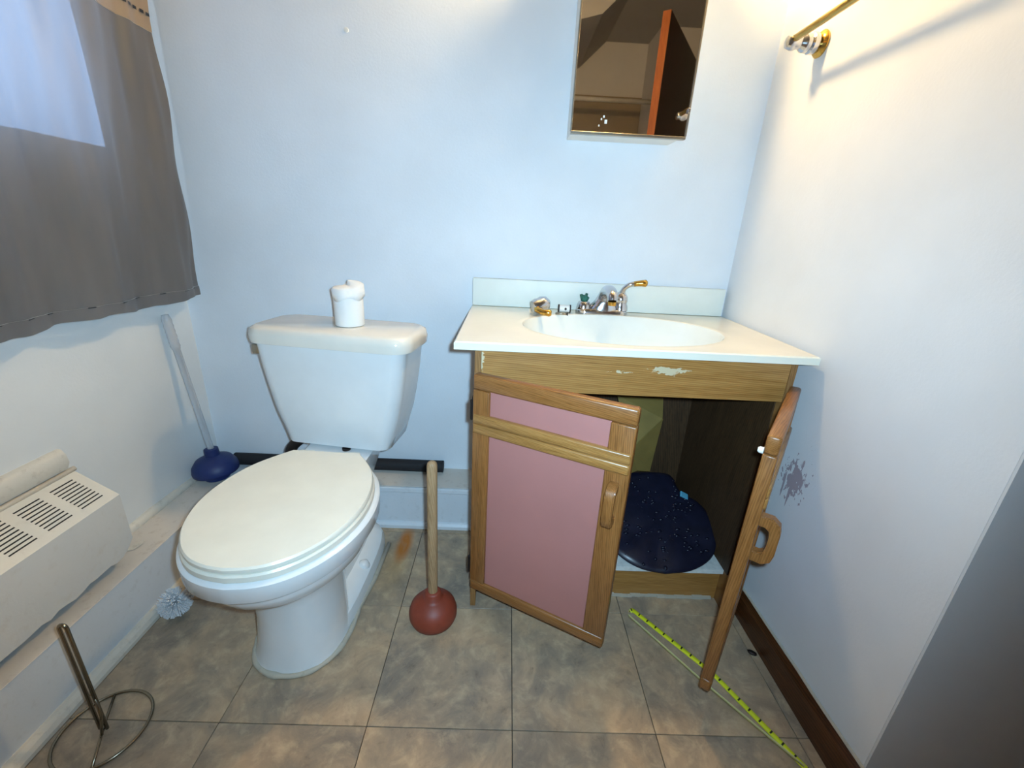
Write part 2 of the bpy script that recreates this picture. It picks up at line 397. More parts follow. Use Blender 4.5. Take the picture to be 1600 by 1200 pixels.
# dark brown skirting on the right
bm = NB(); T0, T1 = -.30, RWY
def sk(y): 
    w = wallx(y); return [(w + .001, y, 0), (w - .013, y, 0), (w - .013, y, .066), (w - .008, y, .078), (w - .002, y, .084), (w + .001, y, .084)]
loft(bm, [sk(WY - .001), sk(RWY - .013)]); struct(obj('baseboard_right', bm, 'brown_trim'))
bm = NB(); loft(bm, [[(a, RWY - .004 + dy, z) for dy, z in ((0, 0), (-.012, 0), (-.012, .07), (-.003, .082), (0, .082))] for a in (wallx(RWY) - .001, 1.74)])
struct(obj('baseboard_entry', bm, 'brown_trim'))
bm = NB(); tube(bm, [(wallx(y) - .003 + random.uniform(-.001, .001), y, .0845) for y in [WY - .02 - i * .05 for i in range(18)]], .0035, 6)
struct(obj('trim_4', bm, 'caulk'))

# window with sash, panes and sill
win = bpy.data.objects.new('window_1', None); COL.objects.link(win); win.location = (WL - .05, 0, 0); struct(win)
def wp(name, b, m): 
    for v in b.verts: v.co.x += .05 - WL if False else 0
    return obj(name, b, m, win)
y0, y1, z0, z1 = WIN
bm = NB()
for a in ((y0, y1, z0, z0 + .045), (y0, y1, z1 - .045, z1), (y0, y0 + .045, z0 + .045, z1 - .045), (y1 - .045, y1, z0 + .045, z1 - .045)): box(bm, -.03, .03, *a)
obj('window_frame', bm, 'cabwhite', win)
ym = (y0 + y1) / 2
obj('mullion', B(-.02, .02, ym - .015, ym + .015, z0 + .045, z1 - .045), 'cabwhite', win)
for a, b in ((y0 + .045, ym - .015), (ym + .015, y1 - .045)): obj('pane', B(-.003, .003, a, b, z0 + .045, z1 - .045), 'glass', win)
obj('window_sill', B(.03, .0495, y0 - .02, y1 + .02, z0 - .012, z0, .003), 'cabwhite', win)

# brown door standing open behind the camera, seen in the mirror
D0, D1 = Vector((.70, -1.27, 0)), Vector((1.06, -1.86, 0))
dr = bpy.data.objects.new('door_1', None); COL.objects.link(dr); struct(dr); dr.location = D0
dr.rotation_euler = (0, 0, math.atan2((D1 - D0).y, (D1 - D0).x)); L = (D1 - D0).length
obj('door_leaf', B(.004, L, -.019, .019, .01, 2.0), 'reddoor', dr)
obj('door_edge', B(0, .004, -.019, .019, .01, 2.0), 'dooredge', dr)
tag(obj('shower_rod', tube(NB(), [(WL + .001, -1.98, 1.80), (.888, -1.98, 1.80)], .014, 12), 'rod', None, True),
    'thin white rod reflected low across the mirror', 'rod')

# ---------------------------------------------------------------- lamp over the mirror cabinet (above the frame)
lp = thing('wall_lamp', 'bare warm bulb on a wall holder above the mirror cabinet', 'lamp', (LAMP.x, WY, LAMP.z + .03))
obj('lamp_base', lathe(NB(), [(.055, 0), (.055, .012), (.045, .022)], 28, Matrix.Rotation(math.pi / 2, 4, 'X')), 'chrome', lp, True, 40)
obj('lamp_socket', tube(NB(), [(0, -.02, 0), (0, -.085, 0), (0, -.1, -.004)], [.017, .017, .02], 14), 'cabwhite', lp, True, 40)
bm = NB(); bmesh.ops.create_uvsphere(bm, u_segments=24, v_segments=14, radius=.042, matrix=Matrix.Translation((0, LAMP.y - WY, LAMP.z - (LAMP.z + .03))))
obj('bulb', bm, 'bulb', lp, True)

# ---------------------------------------------------------------- vanity cabinet
CX0, CX1, CF, CB = -.066, .660, -.325, WY - .001
CTZ = .763
vc = thing('vanity_cabinet', 'oak vanity cabinet with two open pink panelled doors under the sink', 'cabinet', (0, 0, 0))
obj('side_panel', prism(NB(), [(CF, 0), (CF, .743), (CB, .743), (CB, LZ + .001), (-.013, LZ + .001), (-.013, 0)], 0, CX0, CX0 + .014), 'side', vc)
obj('side_panel', B(CX1 - .014, CX1, CF, CB, 0, .743), 'side', vc)
bm = B(CX0 + .0145, CX1 - .0145, CB - .012, CB, .1, .743); obj('back_panel', bm, 'inside', vc)
obj('inner_side', B(CX1 - .018, CX1 - .0145, CF + .02, CB - .0125, .118, .742), 'inside', vc)
obj('inner_side', B(CX0 + .0145, CX0 + .018, CF + .02, CB - .0125, LZ + .002, .742), 'inside', vc)
ap = obj('apron', B(CX0 + .0145, CX1 - .0145, CF, CF + .016, .645, .743, .001, 1), 'apron', vc)
obj('cabinet_floor', B(CX0 + .0145, CX1 - .0145, -.282, CB - .0125, .100, .115), 'white_edge', vc)
obj('toe_kick', B(CX0 + .0145, CX1 - .0145, -.270, -.256, 0.0, .0995), 'apron', vc)
bm = NB()
for i in range(26):
    x = CX0 + .02 + i * .026; s = random.uniform(.004, .009)
    box(bm, x, x + .03, -.270 - s, -.2695, 0.0005, random.uniform(.004, .01))
obj('caulk_bead', bm, 'caulk', vc)
DWL, DWR, DZ0, DZ1, DT = .362, .336, .088, .690, .023
def door(hinge, ang, s, DW):
    """s=+1 leaf runs to local +x, -1 to -x; outer face at local -y"""
    p = bpy.data.objects.new('door', None); COL.objects.link(p); p.parent = vc
    p.location = hinge; p.rotation_euler = (0, 0, ang); p.empty_display_size = .05
    def X(a, b): return (a, b) if s > 0 else (-b, -a)
    def bx(n, a, b, z0, z1, m, y0=-DT / 2, y1=DT / 2, bev=.003):
        a, b = X(a, b); return obj(n, B(a, b, y0, y1, z0, z1, bev, 2), m, p, True, 50)
    bx('stile', .0, .042, DZ0 + .0305, DZ1 - .0365, 'oak_v'); bx('stile', DW - .05, DW, DZ0 + .0305, DZ1 - .0365, 'oak_v')
    bx('top_rail', 0, DW, DZ1 - .036, DZ1, 'oak_h', bev=.005); bx('bottom_rail', 0, DW, DZ0, DZ0 + .030, 'oak_h', bev=.005)
    bx('mid_rail', .0425 - .04, DW - .002, .573, .596, 'oak_mid', -DT / 2 - .004, DT / 2 - .008, .004)
    bx('mid_rail', .0425 - .04, DW - .002, .549, .572, 'oak_mid', -DT / 2 - .004, DT / 2 - .008, .004)
    bx('panel', .040, DW - .048, .595, DZ1 - .034, 'pink', -.004, .004, 0); bx('panel', .040, DW - .048, DZ0 + .028, .551, 'pink', -.004, .004, 0)
    # wooden pull: a D with a hole, standing out from the face
    bm = NB(); zc, hh, dp = .480, .049, .036
    outer = [(-DT / 2 + .001, zc + hh), (-DT / 2 - dp * .55, zc + hh), (-DT / 2 - dp * .9, zc + hh * .8), (-DT / 2 - dp, zc + hh * .45), (-DT / 2 - dp, zc - hh * .45), (-DT / 2 - dp * .9, zc - hh * .8), (-DT / 2 - dp * .55, zc - hh), (-DT / 2 + .001, zc - hh)]
    inner = [(-DT / 2 + .001, zc + hh * .56), (-DT / 2 - dp * .3, zc + hh * .56), (-DT / 2 - dp * .5, zc + hh * .45), (-DT / 2 - dp * .56, zc + hh * .2), (-DT / 2 - dp * .56, zc - hh * .2), (-DT / 2 - dp * .5, zc - hh * .45), (-DT / 2 - dp * .3, zc - hh * .56), (-DT / 2 + .001, zc - hh * .56)]
    a, b = X(DW - .036, DW - .016); rings = []
    for x in (a, b):
        rings.append([bm.verts.new((x, y, z)) for y, z in outer]); rings.append([bm.verts.new((x, y, z)) for y, z in inner])
    o0, i0, o1, i1 = rings
    for k in range(7):
        bm.faces.new((o0[k], o0[k + 1], i0[k + 1], i0[k])); bm.faces.new((o1[k], i1[k], i1[k + 1], o1[k + 1]))
        bm.faces.new((o0[k], o1[k], o1[k + 1], o0[k + 1])); bm.faces.new((i0[k], i0[k + 1], i1[k + 1], i1[k]))
    bm.faces.new((o0[0], i0[0], i1[0], o1[0])); bm.faces.new((o0[7], o1[7], i1[7], i0[7]))
    bmesh.ops.bevel(bm, geom=[e for e in bm.edges if abs(e.verts[0].co.x - e.verts[1].co.x) < 1e-6], offset=.0022, segments=2, affect='EDGES')
    h = obj('handle', bm, 'oak_v', p, True, 50)
    if s < 0: obj('bumper', lathe(NB(), [(.006, 0), (.006, .006), (.004, .009)], 14, Matrix.Translation((-DW + .012, DT / 2, .655)) @ Matrix.Rotation(-math.pi / 2, 4, 'X')), 'whitebit', p, True, 40)
    return p
AL = math.atan2(-.169, .322); door((CX0 + .004, CF - .014, 0), AL, 1, DWL)
AR = math.radians(52.6); door((CX1 - .002, CF - .014, 0), AR, -1, DWR)
for z in (.60, .16):
    bm = NB(); box(bm, CX0 - .004, CX0 - .0005, CF - .010, CF + .018, z - .024, z + .024); tube(bm, [(CX0 - .003, CF - .014, z - .024), (CX0 - .003, CF - .014, z + .024)], .0045, 8)
    obj('hinge', bm, 'darkmetal', vc)

# vanity top with the moulded basin
VX0, VX1, VF = -.109, .683, -.355
vt = thing('bathroom_sink', 'cream moulded sink top with oval basin and low backsplash', 'sink', (0, 0, CTZ))
bc = (.300, -.145); ea, eb = .258, .178; NA = 72
def rect_pt(a):
    dx, dy = math.cos(a), math.sin(a); tt = 9
    for lim, c_, d in ((VX1, bc[0], dx), (VX0, bc[0], dx), (WY - .002, bc[1], dy), (VF, bc[1], dy)):
        if abs(d) > 1e-6:
            q = (lim - c_) / d
            if q > 0: tt = min(tt, q)
    return bc[0] + dx * tt, bc[1] + dy * tt
angs = sorted([2 * math.pi * i / NA for i in range(NA)] + [math.atan2(y - bc[1], x - bc[0]) % (2 * math.pi) for x in (VX0, VX1) for y in (VF, WY - .002)])
def ell(s, z): return [(bc[0] + ea * s * math.cos(a), bc[1] + eb * s * math.sin(a), z) for a in angs]
outer = [rect_pt(a) for a in angs]
ctr = Vector((bc[0], bc[1]))
def inset(p, d):
    x, y = p; return (min(max(x, VX0 + d), VX1 - d), min(max(y, VF + d), WY - .002 - d))
rings = [[(x, y, -.018) for x, y in outer], [(x, y, -.003) for x, y in outer], [(*inset(p, .003), 0) for p in outer], ell(1.07, 0), ell(1.03, .0012), ell(1.0, .0)]
obj('deck', loft(NB(), rings, False, False), 'counter', vt, True, 40)
prof = [(1.0, 0), (.985, -.004), (.95, -.03), (.90, -.06), (.80, -.09), (.62, -.112), (.4, -.122), (.1, -.127)]
bas = NB(); loft(bas, [ell(s, z) for s, z in prof], False, True); obj('basin', bas, 'basin', vt, True, 60)
obj('drain', lathe(NB(), [(.024, 0), (.022, .003), (.016, .003), (.014, -.004)], 24, Matrix.Translation((bc[0], bc[1], -.1265))), 'chrome', vt, True, 40)
obj('underside', B(VX0 + .02, VX1 - .02, VF + .02, -.33, -.0179, -.016), 'counter', vt)
bs = obj('backsplash', B(VX0 + .002, VX1 - .008, WY - .022, WY - .001, .0005, .084, .003), 'splash', vt, True, 40)

# broken two-handle tap
fc = thing('faucet', 'chrome and brass two-handle faucet with left lever missing', 'faucet', (.288, .062, CTZ + .001))
rings = [rrect(.078, .027, 0, .026), rrect(.078, .027, .008, .026), rrect(.072, .022, .014, .021)]
obj('base_plate', loft(NB(), rings), 'chrome', fc, True, 40)
# hump rising to the spout
hump = []
for x, hy, hz in ((-.035, .012, .012), (-.022, .018, .024), (-.008, .021, .05), (.006, .022, .060), (.02, .021, .050), (.034, .016, .028), (.045, .012, .013)):
    hump.append([(x * 1.1, hy * 1.2 * math.cos(a), max(.005, .008 + hz * 1.12 * math.sin(a))) for a in [math.pi * k / 10 for k in range(11)]])
bm = loft(NB(), hump, True, True, False); obj('body', bm, 'chrome', fc, True, 60)
bm = tube(NB(), smoothcurve([(.004, -.004, .045), (.004, -.03, .068), (.004, -.07, .074), (.004, -.098, .066), (.004, -.106, .052)], 5), [.020 - .0003 * i for i in range(21)], 16)
sp = obj('spout', bm, 'chrome', fc, True, 60)
obj('aerator', lathe(NB(), [(.012, 0), (.012, .010), (.009, .010)], 18, Matrix.Translation((.004, -.106, .041))), 'gold', sp, True, 40)
bm = lathe(NB(), [(.021, .012), (.022, .02), (.019, .028), (.020, .034), (.016, .046), (.010, .053), (.004, .056)], 22, Matrix.Translation((-.055, 0, 0)))
obj('left_valve', lathe(NB(), [(.022, .012), (.021, .022), (.017, .032), (.010, .036)], 22, Matrix.Translation((-.055, 0, 0))), 'chrome', fc, True, 40); bm.free()
bm = NB()
for k in range(9):
    a = k * 2.4; tube(bm, [(-.055 + .004 * math.cos(a), .004 * math.sin(a), .034), (-.055 + .012 * math.cos(a), .010 * math.sin(a), .044 + .012 * random.random())], [.006, .004], 7)
obj('corroded_stem', bm, 'green', fc, True)
rv = obj('right_handle', lathe(NB(), [(.024, .012), (.023, .024), (.019, .032), (.021, .040), (.020, .052), (.012, .064), (.004, .068)], 24, Matrix.Translation((.055, 0, 0))), 'chrome', fc, True, 50)
bm = tube(NB(), smoothcurve([(.055, -.002, .060), (.060, -.008, .078), (.074, -.014, .090), (.095, -.016, .094)], 6), [.009, .009, .0085, .008, .0075] + [.007] * 14, 12)
obj('lever', bm, 'chrome', rv, True)
bm = tube(NB(), [(.084, -.0150, .0925), (.092, -.016, .0940), (.106, -.018, .096), (.117, -.020, .0965), (.121, -.020, .0965)], [.0078, .008, .009, .0105, .007], 12)
obj('lever_tip', bm, 'gold', rv, True)

# loose lever lying on the deck
lh = thing('loose_faucet_handle', 'loose chrome faucet handle with brass lever lying on the left deck', 'faucet handle', (.098, -.004, CTZ + .004), math.radians(20))
bm = lathe(NB(), [(.010, -.026), (.020, -.024), (.023, -.012), (.021, -.004), (.023, .006), (.018, .020), (.008, .027)], 22, Matrix.Translation((0, 0, .024)) @ Matrix.Rotation(math.radians(70), 4, 'Y'))
obj('handle_body', bm, 'chrome', lh, True, 50)
bm = tube(NB(), [(-.014, -.004, .020), (-.020, -.022, .014), (-.010, -.042, .010), (.004, -.052, .010), (.009, -.055, .010)], [.009, .009, .008, .010, .007], 12)
obj('lever', bm, 'gold', lh, True)
scw = thing('valve_stem', 'small bare metal valve stem lying between loose handle and faucet', 'valve stem', (.142, -.002, CTZ + .005), math.radians(-4))
obj('stem_rod', tube(NB(), [(0, 0, 0), (.034, 0, 0)], .0035, 8), 'nickel', scw, True)
obj('stem_tip', tube(NB(), [(.034, 0, 0), (.036, 0, 0)], .0048, 8), 'darkmetal', scw, True)
ct = thing('plastic_cartridge', 'small white plastic cartridge with dark ends lying left of the faucet', 'cartridge', (.172, .045, CTZ + .0125), math.radians(-3))
obj('cartridge_body', tube(NB(), [(-.014, 0, 0), (.016, 0, 0)], .0105, 18), 'whitebit', ct, True, 50)
for a, b in ((-.018, -.014), (.016, .020)): obj('end_ring', tube(NB(), [(a, 0, 0), (b, 0, 0)], .0118, 18), 'darkmetal', ct, True, 50)
obj('port', lathe(NB(), [(.004, 0), (.003, .0012)], 12, Matrix.Translation((.004, -.0098, 0)) @ Matrix.Rotation(math.pi / 2, 4, 'X')), 'darkmetal', ct)

# ---------------------------------------------------------------- toilet
TR = math.radians(-1.5)
to = thing('toilet', 'white two-piece toilet with closed cream lid beside the vanity', 'toilet', (-.465, -.04, 0), TR)
LB = -.170                                  # local y of the back of the lid
half = smoothcurve([(0, .092), (-.035, .122), (-.085, .156), (-.145, .177), (-.205, .184), (-.265, .178), (-.325, .157), (-.375, .123), (-.408, .083), (-.424, .042), (-.43, 0)], 4)
def egg(s, z, dy=0., grow=0.):
    pts = [(w_ * .97, y) for y, w_ in [(p[0], p[1]) for p in half]]
    out = []
    for w_, y in pts: out.append((w_, y))
    for w_, y in pts[-2::-1]: out.append((-w_, y))
    res = []
    for w_, y in out:
        v = Vector((w_, y + .21)); ln = v.length; v = v * s + v.normalized() * grow if ln else v
        res.append((v.x, v.y - .21 + LB + dy, z))
    return res
obj('lid', loft(NB(), [egg(.985, .3905), egg(1., .393), egg(1., .400), egg(.985, .404)]), 'seat', to, True, 35)
seat = obj('seat', loft(NB(), [egg(1.0, .372), egg(1.015, .375), egg(1.015, .386), egg(1.0, .3898)]), 'seat', to, True, 35)
for s in (-1, 1): obj('hinge_cap', B(s * .062 - .022, s * .062 + .022, LB + .001, LB + .024, .372, .394, .006), 'seat', to, True, 50)
rim = [egg(.97, .3715, .004), egg(1.0, .3705, .004, .008), egg(1.0, .366, .004, .013), egg(1.0, .332, .004, .012), egg(1., .328, .004, .009), egg(1., .3265, .004, .002), egg(.955, .324, .006), egg(.945, .300, .006), egg(.90, .275, .010), egg(.80, .250, .018), egg(.62, .235, .03)]
obj('bowl', loft(NB(), rim), 'porcelain', to, True, 40)
def oval(hx, yf, yb, z, n=36, p=2.3):
    out = []; cy, hy = (yf + yb) / 2, (yb - yf) / 2
    for k in range(n):
        a = 2 * math.pi * k / n; c_, s_ = math.cos(a), math.sin(a)
        out.append((hx * math.copysign(abs(c_) ** (2 / p), c_), cy + hy * math.copysign(abs(s_) ** (2 / p), s_), z))
    return out
col = [oval(.108, -.500, -.285, .0), oval(.103, -.497, -.28, .012), oval(.097, -.488, -.27, .05), oval(.092, -.482, -.26, .12), oval(.092, -.484, -.25, .18), oval(.100, -.494, -.24, .225), oval(.125, -.52, -.23, .262), oval(.15, -.55, -.22, .29)]
obj('pedestal', loft(NB(), col), 'porcelain', to, True, 60)
fl2 = [oval(.112, -.46, .03, 0, p=3.2), oval(.112, -.46, .03, .012, p=3.2), oval(.104, -.45, .022, .034, p=3.2), oval(.06, -.42, .0, .055, p=3)]
obj('foot', loft(NB(), fl2), 'porcelain', to, True, 40)
tr_ = [oval(.062, -.36, .02, .03, p=3), oval(.06, -.34, .01, .12, p=3), oval(.07, -.32, .0, .22, p=3), oval(.088, -.30, .05, .30, p=4), oval(.095, -.26, .07, .335, p=5), oval(.096, -.26, .07, .366, p=6)]
obj('trapway', loft(NB(), tr_), 'porcelain', to, True, 50)
for s in (-1, 1): obj('bolt_cap', lathe(NB(), [(.017, .028), (.017, .04), (.013, .052), (.005, .058)], 18, Matrix.Translation((s * .083, -.19, 0))), 'porcelain', to, True, 50)
bd = [(x * 1.03, y * 1.0, .004) for x, y, z in oval(.108, -.503, -.22, 0, 60)]
front = [p for p in bd if p[1] < -.30]; left = sorted([p for p in front if p[0] < 0], key=lambda p: -p[1]); right = sorted([p for p in front if p[0] >= 0], key=lambda p: p[1])
path = [(-.115, -.05, .004), (-.116, -.2, .004)] + left + right + [(.116, -.2, .004), (.115, -.05, .004)]
bm = tube(NB(), path, [.005 + .003 * random.random() for _ in path], 8); obj('caulk_bead', bm, 'caulk', to, True)
# tank, turned a little further than the bowl
TK = math.radians(-6.5); tm = Matrix.Rotation(TK, 4, 'Z')
def tring(hx, yf, yb, z, r): return [tm @ Vector(p) for p in rrect(hx, (yb - yf) / 2, z, r, 6, 0, (yf + yb) / 2)]
tk = [tring(.148, -.082, .078, .370, .030), tring(.157, -.090, .082, .375, .034), tring(.168, -.092, .084, .41, .04), tring(.186, -.094, .086, .47, .04), tring(.199, -.095, .087, .54, .038), tring(.209, -.096, .088, .61, .036), tring(.215, -.097, .089, .675, .034)]
tank = obj('tank', loft(NB(), tk), 'porcelain', to, True, 50)
tl = [tring(.220, -.100, .092, .668, .045), tring(.231, -.108, .097, .671, .05), tring(.234, -.110, .098, .690, .052), tring(.230, -.107, .096, .708, .052), tring(.218, -.097, .09, .715, .05)]
obj('tank_lid', loft(NB(), tl), 'tanklid', to, True, 50)
lv = NB(); p0 = tm @ Vector((-.2105, -.055, .645))
box(lv, -.024, -.0, -.016, .016, -.016, .013, .004); 
for v in lv.verts: v.co = tm @ v.co + p0
obj('flush_lever', lv, 'nickel', to, True, 40)
bm = tube(NB(), smoothcurve([(-.115, -.03, .375), (-.14, -.045, .365), (-.165, -.05, .335), (-.175, -.045, .28), (-.175, -.02, .20)], 5), .016, 12)
obj('supply_hose', bm, 'darkmetal', to, True)
obj('tank_bolt', lathe(NB(), [(.012, .3665), (.012, .372)], 12, Matrix.Translation((.02, -.09, 0))), 'darkmetal', to)

# toilet roll standing on the tank
rp_ = Vector((-.440, -.040, .7165))
rl = thing('toilet_roll', 'white toilet paper roll standing on the tank lid', 'toilet roll', rp_)
n = 32; prof = [(.038, 0), (.0395, .002), (.0395, .098), (.038, .1)]
obj('paper_roll', lathe(NB(), prof + [(.021, .1), (.02, .004)], n, None, True, True), 'paper', rl, True, 40)
# loose sheet folded over the top
bm = NB(); rings = []
for k, (r, z) in enumerate([(.0425, .074), (.042, .086), (.0415, .1005), (.036, .105), (.018, .108), (.002, .110)]):
    rg = []
    for i in range(n):
        a = 2 * math.pi * i / n; lift = .014 * max(0, math.cos(a - .7)) * (1 if k >= 2 else .3)
        wob = (1 + .05 * math.sin(3 * a + k) + .03 * math.sin(7 * a)) if k < 4 else 1
        rg.append((r * wob * math.cos(a), r * wob * math.sin(a), z + lift + (.006 * math.sin(4 * a) if k == 0 else 0)))
    rings.append(rg)
sh = loft(bm, rings, False, True); so = obj('loose_sheet', sh, 'paper', rl, True, 60)
md = so.modifiers.new('thick', 'SOLIDIFY'); md.thickness = .0008

# ---------------------------------------------------------------- plungers
pc = hit(677, 955, 2, 0.02)
rp2 = thing('plunger', 'red rubber plunger with wooden handle standing beside the vanity', 'plunger', (pc.x, pc.y, 0), 0)
obj('cup', lathe(NB(), [(.050, .0), (.058, .002), (.0625, .014), (.063, .028), (.058, .044), (.046, .058), (.03, .067), (.022, .071), (.021, .088), (.017, .092)], 36), 'rubber_red', rp2, True, 60)
htop = hit(677, 722, 1, pc.y)
obj('handle', lathe(NB(), [(.0125, .0), (.0125, htop.z - .10), (.011, htop.z - .093), (.006, htop.z - .0885)], 20, align((0, 0, .088), (.003, .004, htop.z))), 'dowel', rp2, True, 50)
bpz = LZ
top = hit(258, 494, 0, WL + .016); base = Vector((-.934, .000, bpz))
bp = thing('plunger', 'blue rubber plunger with clear handle leaning in the left corner', 'plunger', base)
tilt = (top - (base + Vector((0, 0, .09)))).normalized()
tq = align((0, 0, 0), (tilt.x * .35, tilt.y * .35, 1))
cupm = Matrix.Translation((0, 0, .0115)) @ tq
obj('cup', lathe(NB(), [(.036, -.004), (.040, .012), (.055, .015), (.066, .020), (.067, .028), (.064, .044), (.052, .062), (.033, .072), (.021, .078), (.020, .100), (.015, .102)], 36, cupm), 'rubber_blue', bp, True, 60)
hb = (cupm @ Vector((0, 0, .100)))
tl_ = top - base; ln = (tl_ - hb).length
am = align(hb, tl_)
hd = obj('handle', lathe(NB(), [(.0095, 0), (.0095, ln - .10), (.011, ln - .098), (.011, ln - .095)], 16, am), 'acrylic', bp, True, 50)
pr = [(.011, ln - .095)]
for k in range(6): pr += [(.0128, ln - .09 + k * .015), (.0118, ln - .082 + k * .015)]
obj('grip', lathe(NB(), pr + [(.009, ln + .004)], 16, am), 'acrylic', bp, True, 50)

# black foam pipe lying on the back ledge
bm = tube(NB(), [(-.93, .094, LZ + .0225), (-.20, .094, LZ + .0225)], .021, 22)
pipe = thing('foam_pipe', 'black foam covered pipe lying on the ledge behind the toilet', 'pipe', (-.5, .094, LZ))
ob = obj('sleeve', bm, 'black', pipe, True, 40); ob.matrix_parent_inverse = Matrix.Translation((.5, -.094, -LZ))
ob = obj('bore', lathe(NB(), [(.011, 0), (.011, .0015)], 16, Matrix.Translation((-.2, .094, LZ + .0225)) @ Matrix.Rotation(math.pi / 2, 4, 'Y')), 'darkmetal', pipe); ob.matrix_parent_inverse = Matrix.Translation((.5, -.094, -LZ))

# ---------------------------------------------------------------- toilet brush lying by the left skirting
bc_ = Vector((-.824, -.385, .043)); bdir = Vector((.05, 1.0, -.02)).normalized()
br = thing('toilet_brush', 'white bristle toilet brush lying against the left skirting', 'brush', (bc_.x, bc_.y, 0))
cz = Vector((0, 0, bc_.z))
obj('handle', tube(NB(), [cz + bdir * .0, cz + bdir * .12, cz + bdir * .30], [.006, .0055, .007], 10), 'bristle', br, True)
bm = NB(); bq = bdir.to_track_quat('Z', 'Y')
for k in range(520):
    th = random.uniform(0, 2 * math.pi); ph = math.acos(random.uniform(-1, .55))
    d = bq @ Vector((math.sin(ph) * math.cos(th), math.sin(ph) * math.sin(th), math.cos(ph)))
    L_ = .040 * random.uniform(.86, 1.0)
    if cz.z + d.z * L_ < .002: L_ = (cz.z - .002) / -d.z
    a = d.orthogonal().normalized() * .0011; b = d.cross(a)
    o0 = cz + d * .008
    r0 = [bm.verts.new(o0 + v) for v in (a, b, -a, -b)]; r1 = [bm.verts.new(cz + d * L_ + v * 1.5) for v in (a, b, -a, -b)]
    for i in range(4): bm.faces.new((r0[i], r0[(i + 1) % 4], r1[(i + 1) % 4], r1[i]))
    bm.faces.new(r1)
o = obj('bristles', bm, 'bristle', br); o['kind'] = 'stuff'

# wire stand for paper rolls
sc_ = Vector((-.776, -.660, 0))
ws = thing('paper_holder_stand', 'bare wire paper roll stand with round base by the heater', 'paper stand', sc_)
RR = .077
obj('base_ring', tube(NB(), [(RR * math.cos(a), RR * math.sin(a), .0035) for a in [2 * math.pi * k / 48 for k in range(48)]], .003, 8, True), 'wire', ws, True)
obj('cross_wire', tube(NB(), [(-.036, .068, .0035), (-.012, .022, .007), (0, 0, .008), (.012, -.022, .007), (.036, -.068, .0035)], .0028, 8), 'wire', ws, True)
H = .285
bm = tube(NB(), [(-.007, 0, .006), (-.007, 0, H - .01)] + [(-.007 * math.cos(a), 0, H - .01 + .009 * math.sin(a)) for a in [math.pi * k / 8 for k in range(1, 8)]] + [(.007, 0, H - .01), (.007, 0, .006)], .0032, 10)
obj('post', bm, 'wire', ws, True)
bm = tube(NB(), [(.007, 0, .10), (.010, -.004, .05), (.012, -.016, .012)], .0025, 8); obj('brace', bm, 'wire', ws, True)

# ---------------------------------------------------------------- baseboard heater on the left wall
HY1, HY0 = -.362, -1.6
hx0, hxf = WL + .001, -.906
ht = thing('wall_heater', 'white painted wall heater with slotted sloping top below the curtain', 'heater', (WL, -.9, .18))
inv = Matrix.Translation((-WL, .9, -.18))
def hp(name, bm, m, par=None, **k):
    o = obj(name, bm, m, par or ht, **k)
    o.matrix_parent_inverse = inv if not par else Matrix.Identity(4)
    return o
zb, zf, zk = .200, .351, .412
bm = prism(NB(), [(hx0, zb), (hxf - .012, zb), (hxf - .012, zf - .012), (hx0, zk - .014)], 1, HY0, HY1 - .004); hp('core', bm, 'slotdark')
# front sheet with a torn lower edge and end wrapped round
bm = NB(); ny = 70; top_, bot_ = [], []
for i in range(ny + 1):
    y = HY1 + (HY0 - HY1) * i / ny
    rag = random.uniform(-.004, .005) if i < 14 else random.uniform(-.001, .001)
    if i == 0: rag = .03
    if i == 1: rag = .012
    top_.append((hxf, y, zf)); bot_.append((hxf, y, zb - .004 + rag))
loft(bm, [[(x - .008, y, z) for x, y, z in top_], top_, bot_, [(x - .008, y, z) for x, y, z in bot_]], False, False, False)
hp('front_panel', bm, 'heater')
bm = prism(NB(), [(hx0, zb + .006), (hxf - .009, zb + .012), (hxf - .009, zf + .002), (hx0 + .008, zk - .003), (hx0, zk - .003)], 1, HY1 - .004, HY1); hp('end_cap', bm, 'heater')
# slotted top: plate cells with the slots left open
import itertools
va, vb = Vector((hx0 + .008, 0, zk)), Vector((hxf, 0, zf)); sl = (vb - va); SL = sl.length; sn = Vector((-sl.z, 0, sl.x)).normalized()
if sn.z < 0: sn = -sn
us = [HY1]; holes_u = []
y = HY1 - .022
while y > HY0 + .1:
    holes_u.append((y - .052, y)); y -= .052 + .022
vs_ = []; v0_ = .016; pitch = (SL - .030) / 9
for k in range(9): vs_.append((v0_ + k * pitch, v0_ + k * pitch + .0030))
ub = sorted({HY1, HY0} | {q for h in holes_u for q in h}, reverse=True); vbk = sorted({0, SL} | {q for h in vs_ for q in h})
bm = NB()
def P3(u, v, d): return va + sl * (v / SL) + Vector((0, u, 0)) + sn * d
grid = {}
def gv(i, j, d):
    if (i, j, d) not in grid: grid[(i, j, d)] = bm.verts.new(P3(ub[i], vbk[j], d))
    return grid[(i, j, d)]
for i in range(len(ub) - 1):
    for j in range(len(vbk) - 1):
        um = (ub[i] + ub[i + 1]) / 2; vm = (vbk[j] + vbk[j + 1]) / 2
        hole = any(a < um < b for a, b in holes_u) and any(a < vm < b for a, b in vs_)
        if hole: continue
        bm.faces.new((gv(i, j, 0), gv(i + 1, j, 0), gv(i + 1, j + 1, 0), gv(i, j + 1, 0)))
hp('slotted_top', bm, 'heater_top')
bm = NB(); tube(bm, [(hx0 + .006, HY0, zk + .004), (hx0 + .006, HY1 + .004, zk + .004)], .006, 10); hp('back_lip', bm, 'heater_top', smooth=True)
